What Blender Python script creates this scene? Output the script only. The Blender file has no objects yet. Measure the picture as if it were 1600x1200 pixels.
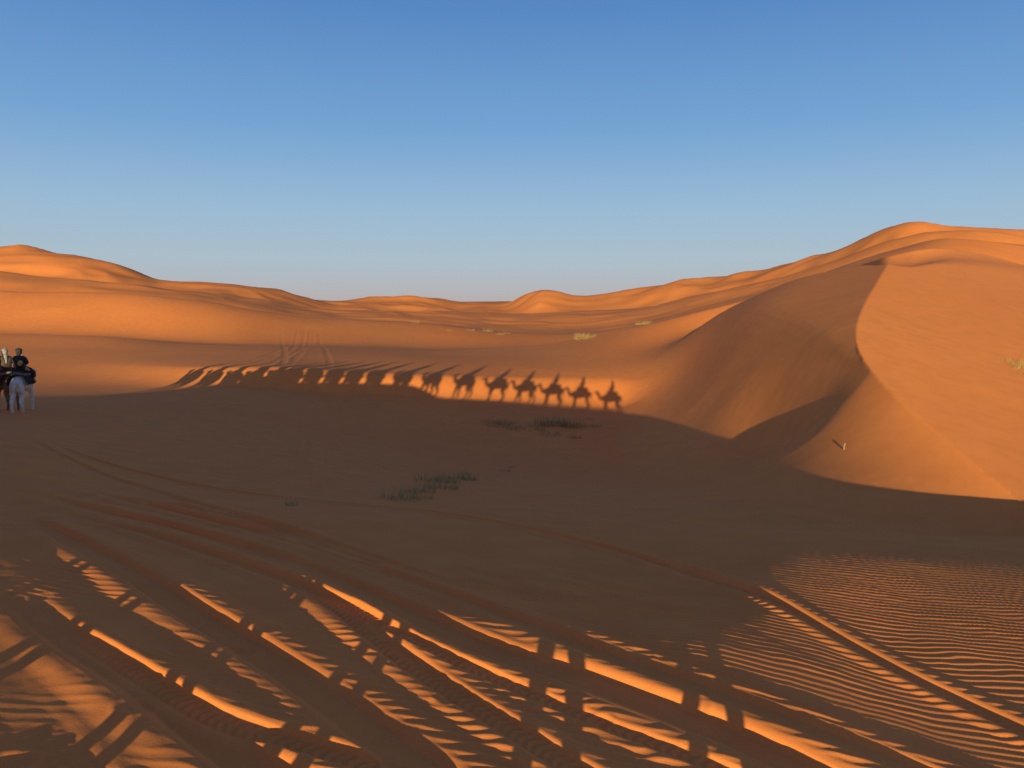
import bpy, bmesh, math, random
import numpy as np
from mathutils import Vector, Matrix
random.seed(4); rng=np.random.default_rng(7)
scene=bpy.context.scene
EYE=2.5                      # rider's eye height above the datum
TS=0.1013                    # tangent of sun elevation
SA=math.radians(7.3)
SX,SY=math.sin(SA),math.cos(SA)
F0=1209.0; TH=math.radians(5.9); CT,ST=math.cos(TH),math.sin(TH)

# ------------------------------------------------------------ noise
def _h(ix,iy,seed):
    v=(ix.astype(np.int64)*374761393+iy.astype(np.int64)*668265263+seed*974711+12345)&0xffffffff
    v=((v^(v>>13))*1274126177)&0xffffffff
    v=(v^(v>>16))&0xffffff
    return v/float(0xffffff)*2-1
def vn(x,y,seed=0):
    ix=np.floor(x); iy=np.floor(y); fx=x-ix; fy=y-iy
    fx=fx*fx*fx*(fx*(fx*6-15)+10); fy=fy*fy*fy*(fy*(fy*6-15)+10)
    a=_h(ix,iy,seed);b=_h(ix+1,iy,seed);c=_h(ix,iy+1,seed);d=_h(ix+1,iy+1,seed)
    return (a*(1-fx)+b*fx)*(1-fy)+(c*(1-fx)+d*fx)*fy
def fbm(x,y,o=3,seed=0):
    s=0;a=1;t=0
    for i in range(o):
        s=s+a*vn(x*(2**i)+i*17.3,y*(2**i)-i*9.1,seed+i);t+=a;a*=.5
    return s/t
def sst(a,b,x):
    t=np.clip((x-a)/(b-a),0,1); return t*t*(3-2*t)

# ------------------------------------------------------------ terrain knots: image pixel coordinates with estimated depths
def dip(y):
    py=(600.0-y)/F0
    return (-ST+py*CT)/(CT+py*ST)
def bear(x,y):
    py=(600.0-y)/F0
    return (x/F0)/(CT+py*ST)
AZT=np.radians(np.linspace(-42.0,42.0,1600))
def slopes(x,y):
    h=np.diff(x);d=np.diff(y)/h; m=np.zeros_like(y)
    for i in range(1,len(x)-1):
        if d[i-1]*d[i]>0:
            w1=2*h[i]+h[i-1];w2=h[i]+2*h[i-1]
            m[i]=(w1+w2)/(w1/d[i-1]+w2/d[i])
    m[0]=d[0];m[-1]=d[-1]
    return m
def pch(xq,x,y):
    m=slopes(x,y); i=np.clip(np.searchsorted(x,xq)-1,0,len(x)-2)
    h=x[i+1]-x[i]; t=np.clip((xq-x[i])/h,0,1)
    return (2*t**3-3*t**2+1)*y[i]+(t**3-2*t**2+t)*h*m[i]+(-2*t**3+3*t**2)*y[i+1]+(t**3-t**2)*h*m[i+1]
def curve(pts):
    az=[];r=[];z=[]
    for b,y,Y in pts:
        t=bear(b,y); az.append(math.atan(t)); r.append(Y*math.sqrt(1+t*t)); z.append(dip(y)*Y)
    az=np.array(az)
    return pch(AZT,az,np.array(r)),pch(AZT,az,np.array(z))
A=curve([(-1100,795,11.4),(-800,795,11.6),(-400,812,12.4),(0,830,13.4),(200,828,14.8),(400,824,15.3),(600,816,15.6),(800,812,16),(1100,806,16.2)])
B=curve([(-1100,690,17),(-800,705,17.5),(-600,735,19),(-400,752,21),(-150,772,22),(0,779,22),(200,782,22.5),(400,772,22),(600,764,19.3),(740,786,18.0),(800,800,16.9),(1100,800,17)])
C=curve([(-1100,645,32),(-800,645,33),(-600,648,37),(-400,655,42),(-200,675,48),(0,695,50),(155,697,50),(300,706,42),(400,702,31),(470,714,27.5),(540,729,24.8),(600,741,22.6),(670,757,20.2),(740,776,18.6),(800,794,17.3),(1100,792,17.6)])
D=curve([(-1100,600,60),(-800,600,58),(-470,607,56),(-200,620,62),(0,628,66),(155,640,68),(300,655,70),(400,648,70),(470,650,60),(540,664,48),(600,682,39),(670,718,28),(740,758,20.5),(800,791,17.7),(1100,782,18.2)])
E=curve([(-1100,565,78),(-800,565,76),(-400,573,61),(-200,583,65.5),(0,589,71),(155,591,75),(300,590,80),(400,582,84),(480,572,82),(537,535,75),(600,620,56),(670,680,38),(740,740,23.2),(800,788,18.2),(1100,760,19.5)])
E2=curve([(-1100,540,95),(-800,542,92),(-400,555,76),(-200,560,80),(0,564,85),(155,552,93),(300,532,102),(400,514,98),(480,492,90),(537,474,80),(595,480,66),(670,520,54),(740,560,40),(800,590,30),(1100,640,24)])
Fc=curve([(-1100,520,108),(-800,522,106),(-650,526,102),(-510,537,96),(-400,541,94),(-240,545,98),(-100,548,106),(0,543,112),(100,530,116),(200,510,118),(300,485,114),(400,459,107),(480,434,97),(540,415,88),(590,400,78),(620,393,79),(680,388,88),(740,398,92),(800,414,94),(1100,460,98)])
H=curve([(-1100,455,170),(-800,458,170),(-620,460,165),(-500,470,160),(-400,484,160),(-280,498,165),(-150,505,170),(0,521,165),(100,523,165),(180,512,170),(300,478,180),(400,452,185),(500,422,185),(590,392,180),(680,374,175),(800,384,170),(1100,430,170)])
J=curve([(-1100,420,240),(-800,425,240),(-650,440,240),(-560,450,240),(-400,470,250),(-270,488,260),(-100,489,290),(0,492,300),(100,489,300),(200,481,290),(280,466,270),(400,441,250),(500,411,240),(590,378,235),(700,362,230),(800,370,225),(1100,400,220)])
K=curve([(-1100,400,380),(-800,388,380),(-770,386,380),(-690,398,370),(-620,415,360),(-550,437,350),(-470,443,350),(-400,450,360),(-330,462,380),(-270,472,400),(-200,465,420),(-160,464,420),(-110,470,430),(-80,475,440),(-20,476,440),(50,455,400),(105,463,400),(160,456,400),(250,441,380),(330,433,370),(400,418,350),(460,403,330),(520,385,310),(570,365,300),(630,348,290),(700,353,290),(800,360,290),(1100,390,290)])
def valley(P,Q,f,drop):
    return P[0]*(1-f)+Q[0]*f, np.minimum(P[1],Q[1])-drop
G=valley(Fc,H,.45,1.3); I=valley(H,J,.4,1.5); K0=valley(J,K,.4,2.0)
L=(K[0]+200,np.minimum(K[1]-14,-9)); n=len(AZT)
M=(np.full(n,2200.),np.full(n,-12.)); N=(np.full(n,3200.),np.full(n,10.)); O=(np.full(n,9000.),np.full(n,-6.))

WP=np.array([-60,-40,-25,-18,-14,-9,-4,0,4,10,30,60.]); WV=np.array([-1.35,-1.3,-1.25,-1.3,-1.45,-1.70,-2.15,-2.42,-2.54,-2.60,-2.9,-3.1])
def hnear(x,y):
    u=x*SX+y*SY; p=x*SY-y*SX
    w=pch(np.clip(p,-60,60),WP,WV)
    dl=.20+.22*sst(-5,1,p)+.32*sst(0.5,3.5,p); ln=6.6+4.6*sst(0.5,3.5,p)
    w=w-dl*(1-np.clip((u-.5)/ln,0,1))*sst(-14,-9,p)
    w=w-.07*np.clip(u-7.2,0,5)*(1-sst(.5,3.,p))*sst(-14,-9,p)
    uc_=-2.5+.85*np.clip(-p-14,0,14)
    w=w+1.0*np.exp(-((u-uc_)/2.6)**2)*sst(-13,-17,p)*sst(-34,-27,p)  # unseen hummock added sunward of the left camels to shade their legs
    us=np.where(u>-30,(u+np.sqrt(u*u+.5))/2,0)
    return w-TS*us
azn=AZT
near=[]
for rr in (np.full(n,6.0),np.full(n,7.7),np.full(n,9.4),10.5+1.7*sst(-100,250,np.tan(AZT)*F0)):
    near.append((rr,hnear(rr*np.sin(azn),rr*np.cos(azn))))
KN=near+[A,B,C,D,E,E2,Fc,G,H,I,J,K0,K,L,M,N,O]
iF=len(near)+6
KR=np.array([k[0] for k in KN]);KZ=np.array([k[1] for k in KN])
for i in range(1,len(KR)): KR[i]=np.maximum(KR[i],KR[i-1]+.4)
nk=len(KR)
SH=np.zeros_like(KR)
SH[iF]=.85; SH[iF+4]=.5; SH[iF+6]=.4; SH[iF+2]=.5
hh=np.diff(KR,axis=0); dd=np.diff(KZ,axis=0)/hh
m=np.zeros_like(KR)
w1=2*hh[1:]+hh[:-1]; w2=hh[1:]+2*hh[:-1]
ok=dd[:-1]*dd[1:]>0
with np.errstate(all='ignore'):
    mm=(w1+w2)/(w1/dd[:-1]+w2/dd[1:])
m[1:-1]=np.where(ok,mm,0); m[0]=dd[0]; m[-1]=dd[-1]
mL=m.copy();mR=m.copy()
mL[1:]=m[1:]*(1-SH[1:])+dd*SH[1:]
mR[:-1]=m[:-1]*(1-SH[:-1])+dd*SH[:-1]
def smooth_az(a,k=7):
    ker=np.hanning(k+2)[1:-1];ker/=ker.sum()
    out=np.empty_like(a)
    for i in range(a.shape[0]):
        out[i]=np.convolve(np.pad(a[i],k//2,mode='edge'),ker,'valid')
    return out
KR=smooth_az(KR);KZ=smooth_az(KZ);mL=smooth_az(mL);mR=smooth_az(mR)
def hfar(az,r):
    f=np.clip((az-AZT[0])/(AZT[1]-AZT[0]),0,n-1.001); i0=f.astype(int); ft=f-i0
    z=np.zeros_like(r); 
    def g(T,k): return T[k][i0]*(1-ft)+T[k][i0+1]*ft
    r0=g(KR,0);z0=g(KZ,0);s0=g(mR,0)
    z=np.where(r<=r0,z0,z)
    for k in range(nk-1):
        r1=g(KR,k+1);z1=g(KZ,k+1);s1=g(mL,k+1)
        h=r1-r0;t=(r-r0)/h; mk=(t>0)&(t<=1)
        v=(2*t**3-3*t**2+1)*z0+(t**3-2*t**2+t)*h*s0+(-2*t**3+3*t**2)*z1+(t**3-t**2)*h*s1
        z=np.where(mk,v,z)
        r0,z0=r1,z1; s0=g(mR,k+1)
    return np.where(r>r0,z0,z)
# ---- the big star dune: sunward face RA*u+RB*p+RG meeting a lee flank along a curved crest
RA,RB=.34,-.22
def kk(b,y):
    a_=math.atan(bear(b,y)); cu=math.cos(a_-SA)/math.cos(a_); cp=math.sin(a_-SA)/math.cos(a_)
    return cu,cp,dip(y)+TS*cu
cu,cp,cw=kk(800,788); RG=17.5*(cw-RA*cu-RB*cp)
CU=[];CP=[];CW=[]
for b,y in [(800,788),(740,740),(670,680),(600,620),(562,580),(540,545),(537,520),(545,488),(568,445),(592,404)]:
    cu,cp,cw=kk(b,y); Yc=RG/(cw-RA*cu-RB*cp); CU.append(cu*Yc);CP.append(cp*Yc);CW.append(cw*Yc)
CU=[8.]+CU+[CU[-1]+60];CP=[CP[0]+.2]+CP+[CP[-1]+22];CU=np.array(CU);CP=np.array(CP)
for i in range(1,len(CU)): CU[i]=max(CU[i],CU[i-1]+.5)
_ut=np.linspace(8,230,4000); _pt=pch(_ut,CU,CP)
_kk=np.hanning(81);_kk/=_kk.sum(); _pt=np.convolve(np.pad(_pt,40,mode='edge'),_kk,'valid')
def pcrest(u): return np.interp(u,_ut,_pt)
UB=np.linspace(2,260,1200)
WB=hfar(np.full(1200,SA),UB)+TS*UB
_k=np.hanning(141);_k/=_k.sum()
WBS=np.convolve(np.pad(WB,70,mode='edge'),_k,'valid')
U0=28.0
_uc=np.linspace(U0,200,6000); _pc=np.maximum.accumulate(pcrest(_uc))+np.arange(6000)*1e-6
P0=float(_pc[0]); WC0=RA*U0+RB*P0+RG; WB0=float(np.interp(U0,UB,WB))
AL=.125
def rise(d): return AL*(d-.5*np.clip(d-24,0,None))
def flank(p,uu,pc,wc,wb,wbs):
    t=np.clip(p/pc,0,1)
    kx=1.4+1.4*sst(17,U0,uu)
    wA=wb+(wc-wb)*t**kx
    tp=np.clip(p/P0,0,1); g=tp**1.7
    q_=sst(0,.5,tp); wbq=wb*(1-q_)+wbs*q_
    wl1=wbq*(1-g)+g*(WB0+(WC0-WB0)*tp**1.1+rise(uu-U0))
    u1=np.interp(p,_pc,_uc); w1_=RA*u1+RB*p+RG
    wl2=w1_+rise(uu-u1)
    wB=np.where(p<P0,wl1,wl2)
    return np.where(uu<U0,wA,np.minimum(wB,wc))
def stardune(p,u,zt,r,az):
    uu=np.clip(u,8,200)
    pc=pcrest(uu); wc=RA*uu+RB*pc+RG
    wb=np.interp(uu,UB,WB); wbs=np.interp(uu,UB,WBS)
    s_=3.4*(1-np.exp(-np.clip(pc-p,0,None)*.55/3.4)); s_=s_*(1-np.exp(-np.clip(p,0,None)*.45/3.4))*1.2*sst(U0-1,U0+8,uu)
    wl=0
    for k_,wt_ in ((-1,.08),(-.66,.14),(-.33,.18),(0,.20),(.33,.18),(.66,.14),(1,.08)):
        wl=wl+wt_*flank(p+k_*s_,uu,pc,wc,wb,wbs)
    wl=wl-.85*sst(27.,31.5,uu)*(1-sst(33.5,45,uu))*np.exp(-((p-6.8)/1.5)**2)
    wr=RA*uu+RB*p+RG
    fl=-3.0-.02*(p-10)
    wr=np.where(p>pc,(wr+fl+np.sqrt((wr-fl)**2+.05))/2,wr)
    w=np.where(p>pc,wr,wl)
    zd=w-TS*u
    f=np.clip((az-AZT[0])/(AZT[1]-AZT[0]),0,n-1.001).astype(int); rF=KR[iF][f]
    wt=sst(14.5,18.0,u)*(1-sst(.72,.99,r/rF))*(p>0)
    return zt*(1-wt)+zd*wt
def macro(x,y):
    r=np.sqrt(x*x+y*y)+1e-6; az=np.arctan2(x,y); ad=np.degrees(az)
    u=x*SX+y*SY; p=x*SY-y*SX
    zf=hfar(az,r); zn=hnear(x,y)
    zf=stardune(p,u,zf,r,az)
    wn=1-sst(6.5,9.3,r)
    wn=np.maximum(wn,sst(-37,-47,ad)*(1-sst(38,60,r)))
    wn=np.maximum(wn,sst(50,85,ad))
    wn=np.maximum(wn,sst(-70,-95,ad))
    return zf*(1-wn)+zn*wn
def sight(bx,y,rmin=3.0,rmax=900.):
    t=bear(bx,y);d=dip(y)
    Y=np.exp(np.linspace(math.log(rmin),math.log(rmax),3000))
    z=macro(t*Y,Y); i=int(np.argmax(z>d*Y)) 
    return t*Y[i],Y[i]
# ------------------------------------------------------------ ruts
def cat(pts,nn=6):
    P=[np.array(p,float) for p in pts]; P=[2*P[0]-P[1]]+P+[2*P[-1]-P[-2]]; o=[]
    for i in range(1,len(P)-2):
        for k in range(nn):
            t=k/nn
            o.append(.5*((2*P[i])+(-P[i-1]+P[i+1])*t+(2*P[i-1]-5*P[i]+4*P[i+1]-P[i+2])*t*t+(-P[i-1]+3*P[i]-3*P[i+1]+P[i+2])*t**3))
    o.append(P[-2]); return np.array(o)
def way(pts,rmin=2.5):
    w_=[np.array(sight(a-800,b,rmin)) for a,b in pts]
    d=w_[0]-w_[1]; w_=[w_[0]+d/np.hypot(*d)*1.4]+w_
    return w_
RUTS=[ # waypoints (near end first), half width, depth, berm, tread
 (way([(1590,1140),(1350,1020),(1130,912),(930,852),(560,790),(200,735),(60,688)]),.12,.028,.028,1),
 (way([(1400,1195),(1100,1080),(900,1006),(620,903),(400,832),(100,755)]),.14,.028,.030,0),
 (way([(1240,1195),(900,1058),(700,985),(370,852),(100,785),(0,762)]),.19,.042,.030,0),
 (way([(880,1190),(660,1050),(450,910),(240,838),(60,800)]),.11,.020,.030,1),
 (way([(640,1190),(480,1072),(270,938),(60,820),(0,800)]),.16,.030,.034,0),
 (way([(385,1190),(240,1085),(110,1000),(0,905)]),.15,.028,.036,0),
 (way([(110,1198),(60,1140),(5,1090)]),.15,.026,.034,1),
 (way([(560,1196),(430,1155),(310,1110),(150,1010),(40,930)]),.09,.014,.020,1),
 (way([(1120,1198),(860,1100),(640,1000),(500,930),(330,870)]),.07,.012,.014,1),
 (way([(600,880),(400,815),(230,765),(100,715),(30,680)]),.18,.026,.018,0),
 (way([(520,860),(330,800),(180,780),(30,775)]),.18,.026,.018,0),
]
FR=[]
for pts in [[(330-800,606),(430-800,566),(478-800,508)],[(240-800,612),(345-800,594),(440-800,545),(466-800,504)],[(395-800,600),(455-800,568),(492-800,506)],[(515-800,590),(512-800,556),(497-800,512)],[(280-800,610),(400-800,580),(470-800,545),(484-800,520)],[(425-800,590),(445-800,560),(440-800,520)],[(470-800,760),(475-800,690),(480-800,640),(500-800,600)],[(525-800,770),(515-800,690),(520-800,640),(512-800,600)]]:
    FR.append((cat([sight(a,b,9.) for a,b in pts],5),.26,.014,.008,0))
RUTS=[(cat(a,6),b,c,d,e) for a,b,c,d,e in RUTS]+FR
def rutz(x,y):
    dz=np.zeros_like(x); cover=np.zeros_like(x)
    wob=.018*vn(x*.9,y*.9,61)+.005*vn(x*4,y*4,62)
    rr_=np.hypot(x,y); deep=1+.45*sst(8,12,rr_)*(1-sst(38,45,rr_))
    for P,hw,dep,berm,tr in RUTS:
        lo=P.min(0)-1.5;hi=P.max(0)+1.5
        k=np.nonzero((x>lo[0])&(x<hi[0])&(y>lo[1])&(y<hi[1]))[0]
        if len(k)==0: continue
        px=x[k];py=y[k];best=np.full(len(k),1e9);arc=np.zeros(len(k));s=0;side=np.zeros(len(k))
        for a,b in zip(P[:-1],P[1:]):
            v=b-a;l=float(np.hypot(*v))+1e-6; t=np.clip(((px-a[0])*v[0]+(py-a[1])*v[1])/(l*l),0,1)
            ex=px-a[0]-t*v[0];ey=py-a[1]-t*v[1];d=ex*ex+ey*ey
            c=d<best; best=np.where(c,d,best);arc=np.where(c,s+t*l,arc);side=np.where(c,np.sign(v[0]*ey-v[1]*ex),side); s+=l
        d=np.sqrt(best)
        sd=d*side+wob[k]; d=np.abs(sd)
        wv=hw*(1+.18*vn(arc*.5,np.sign(sd)*7+hw*90,11))
        dpt=deep[k]*dep*(.9+.3*vn(arc*.7,arc*0+dep*100,5)); bm=deep[k]*berm*(.9+.2*vn(arc*.4,np.sign(sd)*3+berm*50,8))
        z=-dpt*(1-sst(wv*.7,wv*1.1,d))+bm*sst(wv*.8,wv*1.4,d)*(1-sst(wv*1.7,wv*3.2,d))
        if tr: z=z+.008*np.sin(arc*2*math.pi/.085+np.abs(sd)*38)*(1-sst(hw*.6,hw*.95,d))
        ends=np.minimum(sst(0,1.,arc),sst(s,s-3,arc))
        dz[k]=dz[k]*(1-.7*(1-sst(hw*.6,hw*1.3,d))*ends)+z*ends
        cover[k]=np.maximum(cover[k],(1-sst(hw*1.3,hw*1.9,d))*ends)
    return dz,cover
DIM=[(rng.uniform(-9,1.5),rng.uniform(3.8,17),rng.uniform(.06,.11),rng.uniform(.006,.012)) for _ in range(90)]
def micro(x,y):
    r=np.sqrt(x*x+y*y); z=np.zeros_like(x)
    k=np.nonzero((r<150)&(y>1))[0]
    p=x*SY-y*SX
    cov=np.zeros_like(x)
    if len(k):
        a,b=rutz(x[k],y[k]); z[k]=a;cov[k]=b
    k=np.nonzero((r<26)&(y>-2))[0]
    if len(k):
        X=x[k];Y=y[k];R=r[k];pp=p[k]
        m1=sst(-2.8,-1.4,pp+.9*vn(X*.45,Y*.45,21)); m1=np.maximum(m1,.7*sst(.2,.5,fbm(X*.5,Y*.5,2,23)))
        mask=m1*(1-cov[k])*(1-sst(15,26,R))
        wy=Y+.17*X+.10*vn(X*.8,Y*.8,32)+.035*vn(X*2.6,Y*2.2,33)+.012*vn(X*7,Y*5,34)
        ph=wy*2*math.pi/.118
        s=np.sin(ph); s=s-.22*np.cos(2*ph)
        z[k]+=.0068*mask*s*(.85+.3*vn(X*1.7,Y*1.7,35))*(.5+.5*sst(-.7,.0,vn(X*2.3+ph*.05,Y*1.2,36)))
        lump=(1-m1)*(1-sst(14,26,R))
        z[k]+=lump*(.004*fbm(X*2.2,Y*2.2,3,41)+.002*vn(X*9,Y*9,44))
        z[k]+=.006*fbm(X*.6,Y*.6,2,45)*(1-sst(16,26,R))
        for dx,dy,dr,dd_ in DIM:
            q_=np.nonzero((np.abs(X-dx)<dr*2.5)&(np.abs(Y-dy)<dr*2.5))[0]
            if len(q_):
                dq=np.hypot(X[q_]-dx,Y[q_]-dy)/dr
                z[k[q_]]+=-dd_*np.exp(-dq**4)+dd_*.5*np.exp(-((dq-1.4)/.35)**2)
    k=np.nonzero(r>14)[0]
    X=x[k];Y=y[k];R=r[k]
    z[k]+=.04*fbm(X*.13,Y*.13,3,51)*sst(14,30,R)
    f1=fbm(X/50+.4*vn(X/60,Y/60,70),Y/36,3,71)
    rid=1-np.sqrt(f1*f1+.0006)*2.7
    f2=fbm(X/22,Y/20+.3*vn(X/30,Y/30,90),2,77); rid2=1-np.sqrt(f2*f2+.001)*2.4
    z[k]+=sst(140,230,R)*(1.35*rid*(.4+.6*sst(200,420,R))+.42*rid2)*(1-sst(600,1200,R))*.85
    z[k]+=sst(1500,2200,R)*6*fbm(X/300,Y/160,3,81)
    return z
def H_all(x,y):
    x=np.asarray(x,float);y=np.asarray(y,float); o=np.empty_like(x)
    for i in range(0,len(x),150000):
        s=slice(i,i+150000); o[s]=macro(x[s],y[s])+micro(x[s],y[s])
    return o+EYE
def gz(x,y): return float(H_all(np.array([x]),np.array([y]))[0])

# ------------------------------------------------------------ terrain mesh
az=np.radians(np.concatenate([np.arange(-180,-41,1.4),np.arange(-41,41.001,.078),np.arange(42.2,179.9,1.4)]))
rs=[.25]
while rs[-1]<3.2: rs.append(rs[-1]+.15)
while rs[-1]<9.: rs.append(rs[-1]+.0175)
while rs[-1]<1200: rs.append(rs[-1]+.0175+.0074*(rs[-1]-9))
while rs[-1]<14000: rs.append(rs[-1]*1.05)
rs=np.array(rs); na=len(az); nr=len(rs)
RR,AA=np.meshgrid(rs,az,indexing='ij')
X=(RR*np.sin(AA)).ravel();Y=(RR*np.cos(AA)).ravel();Z=H_all(X,Y)
co=np.stack([X,Y,Z],1)
c0=np.array([[0,0,gz(0.01,0.01)]]); co=np.concatenate([co,c0]); ci=len(co)-1
i=np.arange(nr-1)[:,None]*na; j=np.arange(na)[None,:]; j2=(j+1)%na
q=np.stack([i+j,i+na+j,i+na+j2,i+j2],-1).reshape(-1,4)[:,::-1]
tri=np.stack([np.full(na,ci),np.arange(na),(np.arange(na)+1)%na],-1)[:,::-1]
me=bpy.data.meshes.new("desert_ground")
nv=len(co);nq=len(q);nt=len(tri)
me.vertices.add(nv);me.vertices.foreach_set("co",co.astype(np.float32).ravel())
me.loops.add(nq*4+nt*3);me.loops.foreach_set("vertex_index",np.concatenate([q.ravel(),tri.ravel()]).astype(np.int32))
me.polygons.add(nq+nt)
ls=np.concatenate([np.arange(nq)*4,nq*4+np.arange(nt)*3]).astype(np.int32)
me.polygons.foreach_set("loop_start",ls)
me.update(calc_edges=True); me.validate()
me.polygons.foreach_set("use_smooth",np.ones(len(me.polygons),bool))
ground=bpy.data.objects.new("ground",me);scene.collection.objects.link(ground)
ground["kind"]="structure";ground["label"]="rippled orange desert sand dunes with vehicle tracks";ground["category"]="ground"
if me.polygons[len(me.polygons)//2].normal.z<0: me.flip_normals()

def newmat(name):
    mt=bpy.data.materials.new(name);mt.use_nodes=True;nt_=mt.node_tree
    return mt,nt_.nodes,nt_.links,nt_.nodes["Principled BSDF"]
def ramp(nodes,links,src,stops):
    r=nodes.new("ShaderNodeValToRGB");e=r.color_ramp.elements
    while len(e)<len(stops): e.new(.5)
    for k,(p_,c_) in enumerate(stops): e[k].position=p_;e[k].color=(*c_,1)
    links.new(src,r.inputs[0]);return r
sand,nd,lk,bs=newmat("orange_sand")
tc=nd.new("ShaderNodeNewGeometry")
def noise(scale,det=4,rough=.55):
    t=nd.new("ShaderNodeTexNoise");t.inputs["Scale"].default_value=scale;t.inputs["Detail"].default_value=det;t.inputs["Roughness"].default_value=rough
    lk.new(tc.outputs["Position"],t.inputs["Vector"]);return t
n1=noise(.035,4);n2=noise(1.3,5);n3=noise(60,3,.7)
r1=ramp(nd,lk,n1.outputs[0],[(.3,(.90,.285,.072)),(.7,(.96,.325,.084))])
r2=ramp(nd,lk,n2.outputs[0],[(.3,(.91,.88,.86)),(.7,(1,1,1))])
r3=ramp(nd,lk,n3.outputs[0],[(.3,(.88,.86,.86)),(.7,(1,1,1))])
def mul(a,b):
    x_=nd.new("ShaderNodeMix");x_.data_type='RGBA';x_.blend_type='MULTIPLY';x_.inputs[0].default_value=1
    lk.new(a,x_.inputs[6]);lk.new(b,x_.inputs[7]);return x_.outputs[2]
lk.new(mul(mul(r1.outputs[0],r2.outputs[0]),r3.outputs[0]),bs.inputs["Base Color"])
bs.inputs["Roughness"].default_value=.95;bs.inputs["Specular IOR Level"].default_value=.1
bp=nd.new("ShaderNodeBump");bp.inputs["Strength"].default_value=.4;bp.inputs["Distance"].default_value=.005
n4=noise(45,4,.7);lk.new(n4.outputs[0],bp.inputs["Height"])
lk.new(bp.outputs[0],bs.inputs["Normal"])
me.materials.append(sand)

def simple(name,c1,c2,scale=8,rough=.85):
    mt,nodes,links,b=newmat(name)
    t=nodes.new("ShaderNodeTexNoise");t.inputs["Scale"].default_value=scale;t.inputs["Detail"].default_value=5
    g=nodes.new("ShaderNodeTexCoord");links.new(g.outputs["Object"],t.inputs["Vector"])
    r=ramp(nodes,links,t.outputs[0],[(.3,c1),(.7,c2)]);links.new(r.outputs[0],b.inputs["Base Color"]);b.inputs["Roughness"].default_value=rough
    return mt
# ------------------------------------------------------------ skin helper
def skin(verts,edges,radii,root=0,sub=2):
    m_=bpy.data.meshes.new("t");m_.from_pydata(verts,edges,[]);o=bpy.data.objects.new("t",m_);scene.collection.objects.link(o)
    o.modifiers.new("s",'SKIN')
    for k,r_ in enumerate(radii):
        sv=m_.skin_vertices[0].data[k]; sv.radius=r_ if isinstance(r_,tuple) else (r_,r_); sv.use_root=(k==root)
    ss=o.modifiers.new("u",'SUBSURF');ss.levels=sub;ss.render_levels=sub
    dg=bpy.context.evaluated_depsgraph_get();dg.update()
    r=bpy.data.meshes.new_from_object(o.evaluated_get(dg));bpy.data.objects.remove(o);bpy.data.meshes.remove(m_)
    for p_ in r.polygons:p_.use_smooth=True
    return r
class Sk:
    def __init__(s): s.v=[];s.e=[];s.r=[]
    def add(s,p_,r_,par=None):
        s.v.append(tuple(p_));s.r.append(r_)
        if par is not None:s.e.append((par,len(s.v)-1))
        return len(s.v)-1
    def mesh(s,root=0,sub=2): return skin(s.v,s.e,s.r,root,sub)
def joinmeshes(name,ms):
    bm=bmesh.new()
    for m_ in ms: bm.from_mesh(m_)
    o=bpy.data.meshes.new(name);bm.to_mesh(o);bm.free()
    for p_ in o.polygons:p_.use_smooth=True
    return o
def camel_mesh(name,sw):
    s=Sk()
    pel=s.add((-.55,0,1.42),(.28,.30)); mid=s.add((-.12,0,1.36),(.38,.38),pel); ch=s.add((.32,0,1.34),(.34,.37),mid)
    sh=s.add((.58,0,1.32),(.22,.25),ch); a=s.add((.74,0,1.26),(.15,.17),sh);a=s.add((.88,0,1.34),(.12,.14),a);a=s.add((.95,0,1.54),(.105,.12),a)
    hb=s.add((1.00,0,1.74),(.10,.11),a);hd=s.add((1.13,0,1.81),(.11,.10),hb);mz=s.add((1.29,0,1.75),(.08,.07),hd);s.add((1.38,0,1.70),(.06,.055),mz)
    for q_ in (1,-1): s.add((1.06,.12*q_,1.90),.022,hb)
    hu=s.add((-.14,0,1.68),(.22,.20),mid);s.add((-.14,0,1.86),(.10,.10),hu)
    ru=s.add((-.82,0,1.38),(.15,.16),pel);t=s.add((-.91,0,1.15),.035,ru);t=s.add((-.91,0,.92),.022,t);s.add((-.90,0,.78),.035,t)
    for q_ in (1,-1):
        k=sw*q_
        e_=s.add((.36,.17*q_,1.02),(.13,.14),ch);kn=s.add((.38+.12*k,.17*q_,.60),(.088,.09),e_)
        f=s.add((.34+.24*k,.16*q_,.16+(.05 if k<0 else 0)),.056,kn);s.add((.42+.24*k,.16*q_,.05+(.03 if k<0 else 0)),(.10,.07),f)
        th=s.add((-.58,.16*q_,1.08),(.18,.18),pel);st=s.add((-.50+.08*k,.17*q_,.86),(.12,.13),th);ho=s.add((-.76+.16*k,.16*q_,.54),(.072,.082),st)
        f=s.add((-.68+.26*k,.16*q_,.15),.054,ho);s.add((-.60+.26*k,.16*q_,.05),(.10,.07),f)
    m_=s.mesh(0,2);m_.name=name;return m_
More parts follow.
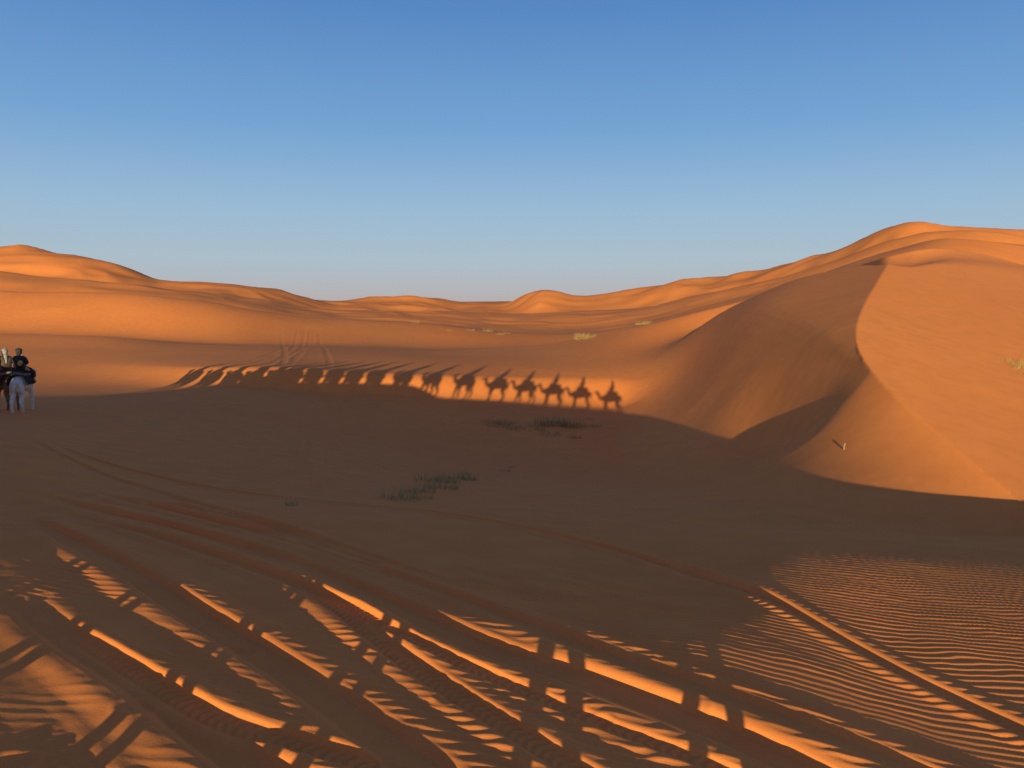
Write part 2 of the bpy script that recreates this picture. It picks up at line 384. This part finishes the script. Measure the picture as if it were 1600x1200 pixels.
def drape_mesh(name,x0,x1,ang,ry,rz,zc,seed):
    bm=bmesh.new();nx,na_=14,26;g=[]
    for i_ in range(nx+1):
        fx=i_/nx;x_=x0+(x1-x0)*fx;hump=math.exp(-((x_+.14)/.28)**2)
        row=[]
        for j_ in range(na_+1):
            t=(j_/na_*2-1)*ang+.03*math.sin(i_*1.7)
            w=.02*math.sin(i_*1.3+j_*.9+seed)
            row.append(bm.verts.new((x_,(ry+w)*math.sin(t)*(1.0 if abs(t)<1.5 else 1.02),zc+(rz+.16*hump+w)*math.cos(t) if abs(t)<1.45 else zc+(rz)*math.cos(1.45)-(abs(t)-1.45)*.42)))
        g.append(row)
    for i_ in range(nx):
        for j_ in range(na_): bm.faces.new((g[i_][j_],g[i_+1][j_],g[i_+1][j_+1],g[i_][j_+1]))
    bmesh.ops.solidify(bm,geom=bm.faces[:],thickness=.025)
    m_=bpy.data.meshes.new(name);bm.to_mesh(m_);bm.free()
    for p_ in m_.polygons:p_.use_smooth=True
    return m_
def tube(pts,r,name): 
    s=Sk();a=None
    for p_ in pts:a=s.add(p_,r,a)
    m_=s.mesh(0,1);m_.name=name;return m_
def person_mesh(name):
    s=Sk()
    pe=s.add((0,0,.13),(.16,.13));sp=s.add((-.01,0,.33),(.14,.11),pe);ch=s.add((.0,0,.52),(.17,.12),sp);nk_=s.add((.02,0,.67),(.055,.055),ch)
    hd=s.add((.04,0,.79),(.08,.095),nk_);s.add((.03,0,.86),(.07,.08),hd)
    s.add((.135,0,.785),.018,hd)
    hands=[]
    for q_ in (1,-1):
        a=s.add((.0,.19*q_,.56),.06,ch);a=s.add((.06,.27*q_,.33),.045,a);a=s.add((.28,.14*q_,.24),.028,a);a=s.add((.35,.11*q_,.24),(.03,.018),a)
        hands.append((.35,.11*q_,.24,q_))
        a=s.add((.05,.14*q_,.10),.095,pe);a=s.add((.36,.35*q_,-.12),.068,a);a=s.add((.30,.43*q_,-.48),.04,a);s.add((.44,.44*q_,-.55),(.032,.032),a)
    ms=[s.mesh(0,2)]
    for hx,hy,hz,q_ in hands:
        for k,l in enumerate((.055,.07,.075,.068)):
            f=Sk();o=(k-1.5)*.019
            a=f.add((hx,hy+o*.5,hz+o),.009);a=f.add((hx+.03,hy+o*.5-.002*q_,hz+o),.009,a);a=f.add((hx+.03+l*.5,hy+o*.4-.014*q_,hz+o),.008,a);f.add((hx+.025+l*.55,hy-.034*q_,hz+o),.007,a)
            ms.append(f.mesh(0,1))
        f=Sk();a=f.add((hx-.02,hy,hz+.02),.011);a=f.add((hx+.01,hy-.018*q_,hz+.045),.010,a);f.add((hx+.035,hy-.03*q_,hz+.048),.008,a);ms.append(f.mesh(0,1))
    return joinmeshes(name,ms)
def robe_mesh(name):
    s=Sk();pe=s.add((0,0,.10),(.24,.28));sp=s.add((-.01,0,.33),(.21,.23),pe);ch=s.add((0,0,.51),(.215,.20),sp);s.add((.015,0,.63),(.10,.10),ch)
    for q_ in (1,-1):
        a=s.add((.0,.20*q_,.55),.088,ch);a=s.add((.06,.275*q_,.33),.08,a);s.add((.24,.165*q_,.255),.06,a)
        a=s.add((.06,.15*q_,.09),.135,pe);a=s.add((.36,.355*q_,-.10),.11,a);s.add((.315,.42*q_,-.36),.09,a)
    m_=s.mesh(0,2);m_.name=name;return m_
def scarf_mesh(name):
    bm=bmesh.new();bmesh.ops.create_uvsphere(bm,u_segments=28,v_segments=20,radius=1.0)
    for v in bm.verts:
        c=v.co; x_,y_,z_=c.x,c.y,c.z
        fold=1+.035*math.sin(z_*17+y_*4+x_*2)
        v.co=Vector((.128*x_*fold,.122*y_*fold,.82+.148*z_))
        if z_<-.3: v.co.x*=1+(-.3-z_)*.5; v.co.y*=1+(-.3-z_)*.6
    dl=[f for f in bm.faces if f.calc_center_median().x>.072 and .75<f.calc_center_median().z<.86 and abs(f.calc_center_median().y)<.075]
    bmesh.ops.delete(bm,geom=dl,context='FACES')
    top=bpy.data.meshes.new("st");bm.to_mesh(top);bm.free()
    s=Sk();a=s.add((-.03,.0,.70),(.10,.08));d=s.add((-.12,.02,.60),(.07,.04),a);d=s.add((-.17,.03,.45),(.05,.025),d);s.add((-.19,.04,.30),(.04,.015),d)
    s2=Sk();a=None
    for t in range(13):
        g_=t/12*2*math.pi;a=s2.add((.005+.115*math.cos(g_),.112*math.sin(g_),.885+.02*math.sin(g_+1)),.028,a)
    return joinmeshes(name,[top,s.mesh(0,2),s2.mesh(0,1)])
cam_meshes=[camel_mesh("camel_body_%d"%k_,s_) for k_,s_ in enumerate((.6,-.5,.25))]
saddle_m=drape_mesh("saddle_blanket",-.56,.30,1.75,.41,.44,1.36,0)
pad_m=tube([(.30,0,1.84),(.22,.26,1.76),(-.14,.34,1.74),(-.50,.26,1.74),(-.58,0,1.84),(-.50,-.26,1.74),(-.14,-.34,1.74),(.22,-.26,1.76),(.30,0,1.84)],.065,"saddle_pad")
bar_m=joinmeshes("saddle_handle",[tube([(.24,0,1.8),(.26,0,2.02)],.014,"a"),tube([(.26,-.15,2.03),(.26,0,2.035),(.26,.15,2.03)],.014,"b")])
halter_m=tube([(1.25,.09,1.75),(1.11,.12,1.79),(1.0,.0,1.88),(1.11,-.12,1.79),(1.25,-.09,1.75),(.95,-.15,1.5),(.6,-.15,1.75),(.28,0,2.0)],.010,"halter")
pm=person_mesh("person_body");rm=robe_mesh("robe");sm=scarf_mesh("headscarf")
bagm=tube([(-.27,-.17,.45),(-.30,-.14,.32),(-.30,-.10,.2)],.10,"backpack")
eye_m=bpy.data.meshes.new("eye");bm=bmesh.new();bmesh.ops.create_uvsphere(bm,u_segments=8,v_segments=6,radius=.012);bm.to_mesh(eye_m);bm.free()
MB=simple("brown_camel_hair",(.16,.08,.04),(.28,.15,.07),6);MW=simple("cream_camel_hair",(.58,.50,.42),(.76,.70,.62),6);MT=simple("tan_camel_hair",(.30,.19,.10),(.42,.28,.16),6)
MS=simple("striped_wool",(.10,.03,.03),(.22,.06,.04),14);MS2=simple("dark_wool",(.03,.03,.04),(.10,.05,.04),14)
MP=simple("saddle_padding",(.12,.10,.07),(.20,.15,.09),10);MM=simple("dull_iron",(.05,.05,.05),(.09,.08,.07),20,.5);MR=simple("rope_fibre",(.2,.13,.06),(.3,.2,.1),40)
SK=simple("skin",(.42,.24,.16),(.48,.28,.19),5,.6);EY=simple("dark_eye",(.02,.015,.01),(.03,.02,.015),5,.3)
CL={"navy":simple("navy_cotton",(.012,.018,.05),(.025,.035,.08),9),"black":simple("black_cotton",(.016,.014,.016),(.035,.03,.03),9),"teal":simple("teal_cotton",(.03,.12,.12),(.06,.18,.17),9),"brown":simple("brown_cotton",(.07,.04,.03),(.12,.07,.05),9),"yellow":simple("yellow_canvas",(.45,.26,.05),(.5,.32,.08),9),"grey":simple("grey_cotton",(.24,.24,.23),(.34,.33,.31),9),"white":simple("white_cotton",(.40,.37,.34),(.5,.48,.44),9)}
_var={}
def withmat(m_,mt):
    k=(m_.name,mt.name)
    if k not in _var:
        c=m_.copy();c.materials.clear();c.materials.append(mt);_var[k]=c
    return _var[k]
def mkobj(name,m_,mt,parent=None,loc=(0,0,0)):
    o=bpy.data.objects.new(name,withmat(m_,mt));scene.collection.objects.link(o)
    if parent is not None:o.parent=parent
    o.location=loc;return o
CS=1.13
def place(x,y,head,var,hair,hairname,blanket,robe,scarf,plabel,bag=False,z=None,cs=CS):
    zg=gz(x,y)-.01 if z is None else z
    c=mkobj("camel",cam_meshes[var],hair);c.location=(x,y,zg);c.scale=(cs,)*3;c.rotation_euler=(0,0,head)
    c["label"]=f"{hairname} dromedary camel walking in line with saddle blanket";c["category"]="camel";c["group"]="camels walking in the caravan"
    mkobj("saddle",saddle_m,blanket,c);mkobj("saddle_pad",pad_m,MP,c);mkobj("saddle_handle",bar_m,MM,c);mkobj("halter",halter_m,MR,c)
    pr=mkobj("person",pm,SK);pr.rotation_euler=(0,0,head)
    off=Matrix.Rotation(head,3,'Z')@Vector((-.16*cs,0,1.93*cs));pr.location=Vector((x,y,zg))+off
    pr["label"]=plabel;pr["category"]="person";pr["group"]="riders of the camel caravan"
    mkobj("robe",rm,robe,pr);mkobj("headscarf",sm,scarf,pr)
    for q_ in (1,-1):mkobj("eye",eye_m,EY,pr,(.115,.035*q_,.815))
    if bag:mkobj("backpack",bagm,CL["yellow"],pr)
    return c
def pu(p_,u_): return p_*SY+u_*SX, -p_*SX+u_*SY
PATH=[(0.0,-.45),(-2.75,-.1),(-5.2,.3),(-7.6,.9),(-10.0,1.8),(-12.7,3.2),(-15.3,5.8),(-17.5,8.4),(-19.5,11.2),(-21.0,14.0),(-22.3,16.6),(-23.6,19.2),(-24.8,21.8),(-25.9,24.5),(-27.2,27.0),(-28.6,29.4),(-30.2,31.8),(-32.0,34.0)]
xy=[pu(*q_) for q_ in PATH]
# the two riders that stand inside the view
vx=[(bear(11-800,641)*34.6,34.6),(bear(38-800,641)*33.4,33.4)]
for k,(x_,y_) in enumerate(xy):
    nx_=xy[min(k+1,len(xy)-1)];pv=xy[max(k-1,0)]
    hd_=math.atan2(nx_[1]-pv[1],nx_[0]-pv[0]) if k else math.atan2(nx_[1]-y_,nx_[0]-x_)
    hair,hn=[(MT,"tan"),(MB,"brown"),(MW,"cream")][k%3]
    cl=["navy","brown","white","black","teal"][k%5];sc=["white","teal","navy","brown"][k%4]
    zz=None
    place(x_,y_,hd_,k%3,hair,hn,[MS,MS2][k%2],CL[cl],CL[sc],f"camel rider in {cl} robe and {sc} headscarf",z=zz)
place(vx[0][0],vx[0][1],math.radians(145),0,MB,"dark brown",MS,CL["brown"],CL["grey"],"camel rider in brown robe and pale grey headscarf holding saddle handle",cs=.95)
place(vx[1][0],vx[1][1],math.radians(100),1,MW,"cream white",MS2,CL["black"],CL["black"],"camel rider in black robe with yellow bag on back",bag=True,cs=.96)

# ------------------------------------------------------------ plants
def tuft(name,nb,hgt,spread,wd,seed):
    r_=random.Random(seed);bm=bmesh.new()
    for b in range(nb):
        a=r_.uniform(0,6.28);rad=spread*math.sqrt(r_.random())*.55;bx,by=rad*math.cos(a),rad*math.sin(a)
        a2=a+r_.uniform(-1.6,1.6);lean=r_.uniform(.3,1.3);L_=hgt*r_.uniform(.35,1.1);w=wd*r_.uniform(.6,1.2)
        px_,py_,pz_=bx,by,-.05;prev=None;sx_,sy_=-math.sin(a2)*w,math.cos(a2)*w
        for s_ in range(5):
            f=s_/4;ww=1-f*.9
            v1=bm.verts.new((px_-sx_*ww,py_-sy_*ww,pz_));v2=bm.verts.new((px_+sx_*ww,py_+sy_*ww,pz_))
            if prev:bm.faces.new((prev[0],prev[1],v2,v1))
            prev=(v1,v2);tilt=lean*(.3+f*.9)
            px_+=math.cos(a2)*math.sin(tilt)*L_/4;py_+=math.sin(a2)*math.sin(tilt)*L_/4;pz_+=math.cos(tilt)*L_/4
    m_=bpy.data.meshes.new(name);bm.to_mesh(m_);bm.free();return m_
GR=simple("olive_foliage",(.20,.20,.07),(.36,.30,.11),3);YG=simple("dry_grass",(.32,.24,.08),(.46,.34,.13),3)
tf=[tuft("shrub_mesh_%d"%k,95+30*k,.62,1.25,.008,k) for k in range(4)]
tn=[tuft("tuft_mesh_%d"%k,60,.42,.28,.006,10+k) for k in range(2)]
def plant(bx,y,mesh_,mt,sc,name,label,cat,grp,jit=0):
    x_,y_=sight(bx,y,9.)
    x_+=random.uniform(-jit,jit);y_+=random.uniform(-jit,jit)*1.5
    o=mkobj(name,mesh_,mt);o.location=(x_,y_,gz(x_,y_)-.02);o.scale=(sc*random.uniform(.9,1.4),sc*random.uniform(.9,1.3),sc*random.uniform(.75,1.15));o.rotation_euler=(0,0,random.uniform(0,6))
    o["label"]=label;o["category"]=cat;o["group"]=grp
for bx,y_,s_ in [(-20,668,1.0),(-8,672,.8),(4,668,.7),(50,668,.7),(62,664,1.1),(75,662,1.1),(88,666,1.1),(100,672,.8),(78,684,.7),(122,664,.5),(137,660,.4),(90,690,.5),(30,676,.4),(-14,660,.7)]:
    plant(bx,y_,random.choice(tf),GR,s_*1.4,"desert_shrub","sparse dark green desert shrub on shaded sand","shrub","shrubs in the shaded hollow",.9)
for bx,y_,s_ in [(-165,785,.5),(-155,778,.6),(-145,768,.7),(-136,778,.5),(-128,762,.8),(-118,752,.9),(-108,748,.8),(-94,756,.6),(-82,748,.5),(-60,744,.35),(-20,736,.35),(-8,733,.25)]:
    plant(bx,y_,random.choice(tf),GR,s_*1.05,"desert_shrub","low olive shrub spreading on shaded sand","shrub","shrubs in the shaded hollow",.5)
plant(-345,790,tn[0],GR,.6,"grass_tuft","small green grass tuft on bare sand","grass","small tufts")
for bx,y_,s_ in [(118,524,1.1),(126,523,1.6),(134,524,1.5),(145,524,1.0),(196,510,1.2),(206,507,1.3),(219,503,1.1),(-160,503,1.4),(-152,505,1.0),(-60,519,.8),(-40,520,1.1),(-22,523,1.0),(-5,522,.8),(-100,516,.8)]:
    plant(bx,y_,random.choice(tf),YG,s_*1.2,"dry_bush","sunlit yellow-green bush on orange sand","bush","sunlit bushes between the dunes",2.5)
for bx,y_,s_ in [(782,572,.6),(788,570,.9),(794,577,.7),(799,585,.6)]:
    plant(bx,y_,random.choice(tf),YG,s_*.8,"dry_bush","dry yellow grass clump on sunlit slope","bush","dry clumps on the slope",.2)
# pale upright stub
px_,py_=sight(518,703,9.)
s=Sk();a=s.add((0,0,-.1),.028);a=s.add((.01,0,.08),.026,a);a=s.add((.03,.01,.15),.028,a);s.add((.05,.01,.20),.02,a)
o=mkobj("wooden_stake",s.mesh(0,1),simple("bleached_wood",(.26,.16,.10),(.36,.24,.15),12));o.location=(px_,py_,gz(px_,py_));o["label"]="short pale weathered stake stuck in sand";o["category"]="stake"

# ------------------------------------------------------------ light, sky, camera
sun=bpy.data.lights.new("sun",'SUN');sun.energy=6.0;sun.angle=math.radians(.3);sun.color=(1,.83,.42)
so=bpy.data.objects.new("sun",sun);scene.collection.objects.link(so);so.rotation_euler=(math.pi/2-math.atan(TS),0,-SA)
w=bpy.data.worlds.new("World");scene.world=w;w.use_nodes=True;wn=w.node_tree
sk=wn.nodes.new("ShaderNodeTexSky");sk.sky_type='NISHITA';sk.sun_disc=False;sk.sun_elevation=math.atan(TS);sk.sun_rotation=math.pi+SA;sk.air_density=1.0;sk.dust_density=.4;sk.ozone_density=3
bg=wn.nodes["Background"];bg.inputs[1].default_value=.15
# haze gradient of a clear desert evening, blended with the Nishita sky
def lin(c): return tuple(((v/255)/12.92 if v<=10 else ((v/255+.055)/1.055)**2.4)/.15 for v in c)
tcw=wn.nodes.new("ShaderNodeTexCoord");sep=wn.nodes.new("ShaderNodeSeparateXYZ");wn.links.new(tcw.outputs["Generated"],sep.inputs[0])
rp=wn.nodes.new("ShaderNodeValToRGB");e=rp.color_ramp.elements
stops=[(0,(184,174,174)),(.02,(180,182,190)),(.055,(172,190,204)),(.12,(154,186,214)),(.21,(118,164,212)),(.34,(88,136,196)),(.6,(66,100,158)),(1,(48,74,124))]
while len(e)<len(stops):e.new(.5)
for k_,(p_,c_) in enumerate(stops):
    e[k_].position=p_;l_=lin(c_);e[k_].color=(l_[0],l_[1],l_[2],1)
wn.links.new(sep.outputs[2],rp.inputs[0])
mx=wn.nodes.new("ShaderNodeMix");mx.data_type='RGBA';mx.inputs[0].default_value=.92
wn.links.new(sk.outputs[0],mx.inputs[6]);wn.links.new(rp.outputs[0],mx.inputs[7])
# warm glow of the low sun's half of the sky
dt=wn.nodes.new("ShaderNodeVectorMath");dt.operation='DOT_PRODUCT';wn.links.new(tcw.outputs["Generated"],dt.inputs[0]);dt.inputs[1].default_value=(-SX*.96,-SY*.96,.28)
cl_=wn.nodes.new("ShaderNodeMath");cl_.operation='MAXIMUM';cl_.inputs[1].default_value=0;wn.links.new(dt.outputs["Value"],cl_.inputs[0])
pw=wn.nodes.new("ShaderNodeMath");pw.operation='POWER';pw.inputs[1].default_value=2.5;wn.links.new(cl_.outputs[0],pw.inputs[0])
ad_=wn.nodes.new("ShaderNodeMix");ad_.data_type='RGBA';ad_.blend_type='ADD';ad_.clamp_result=False
wn.links.new(pw.outputs[0],ad_.inputs[0]);wn.links.new(mx.outputs[2],ad_.inputs[6]);ad_.inputs[7].default_value=(1.1,.6,.45,1)
wn.links.new(ad_.outputs[2],bg.inputs[0])
cam=bpy.data.cameras.new("camera");cam.sensor_width=36;cam.lens=F0/1600*36;cam.clip_end=30000;cam.clip_start=.05
cobj=bpy.data.objects.new("camera",cam);scene.collection.objects.link(cobj);cobj.location=(0,0,EYE);cobj.rotation_euler=(math.pi/2-TH,0,0)
scene.camera=cobj
scene.view_settings.view_transform='Standard';scene.view_settings.look='None';scene.view_settings.exposure=0
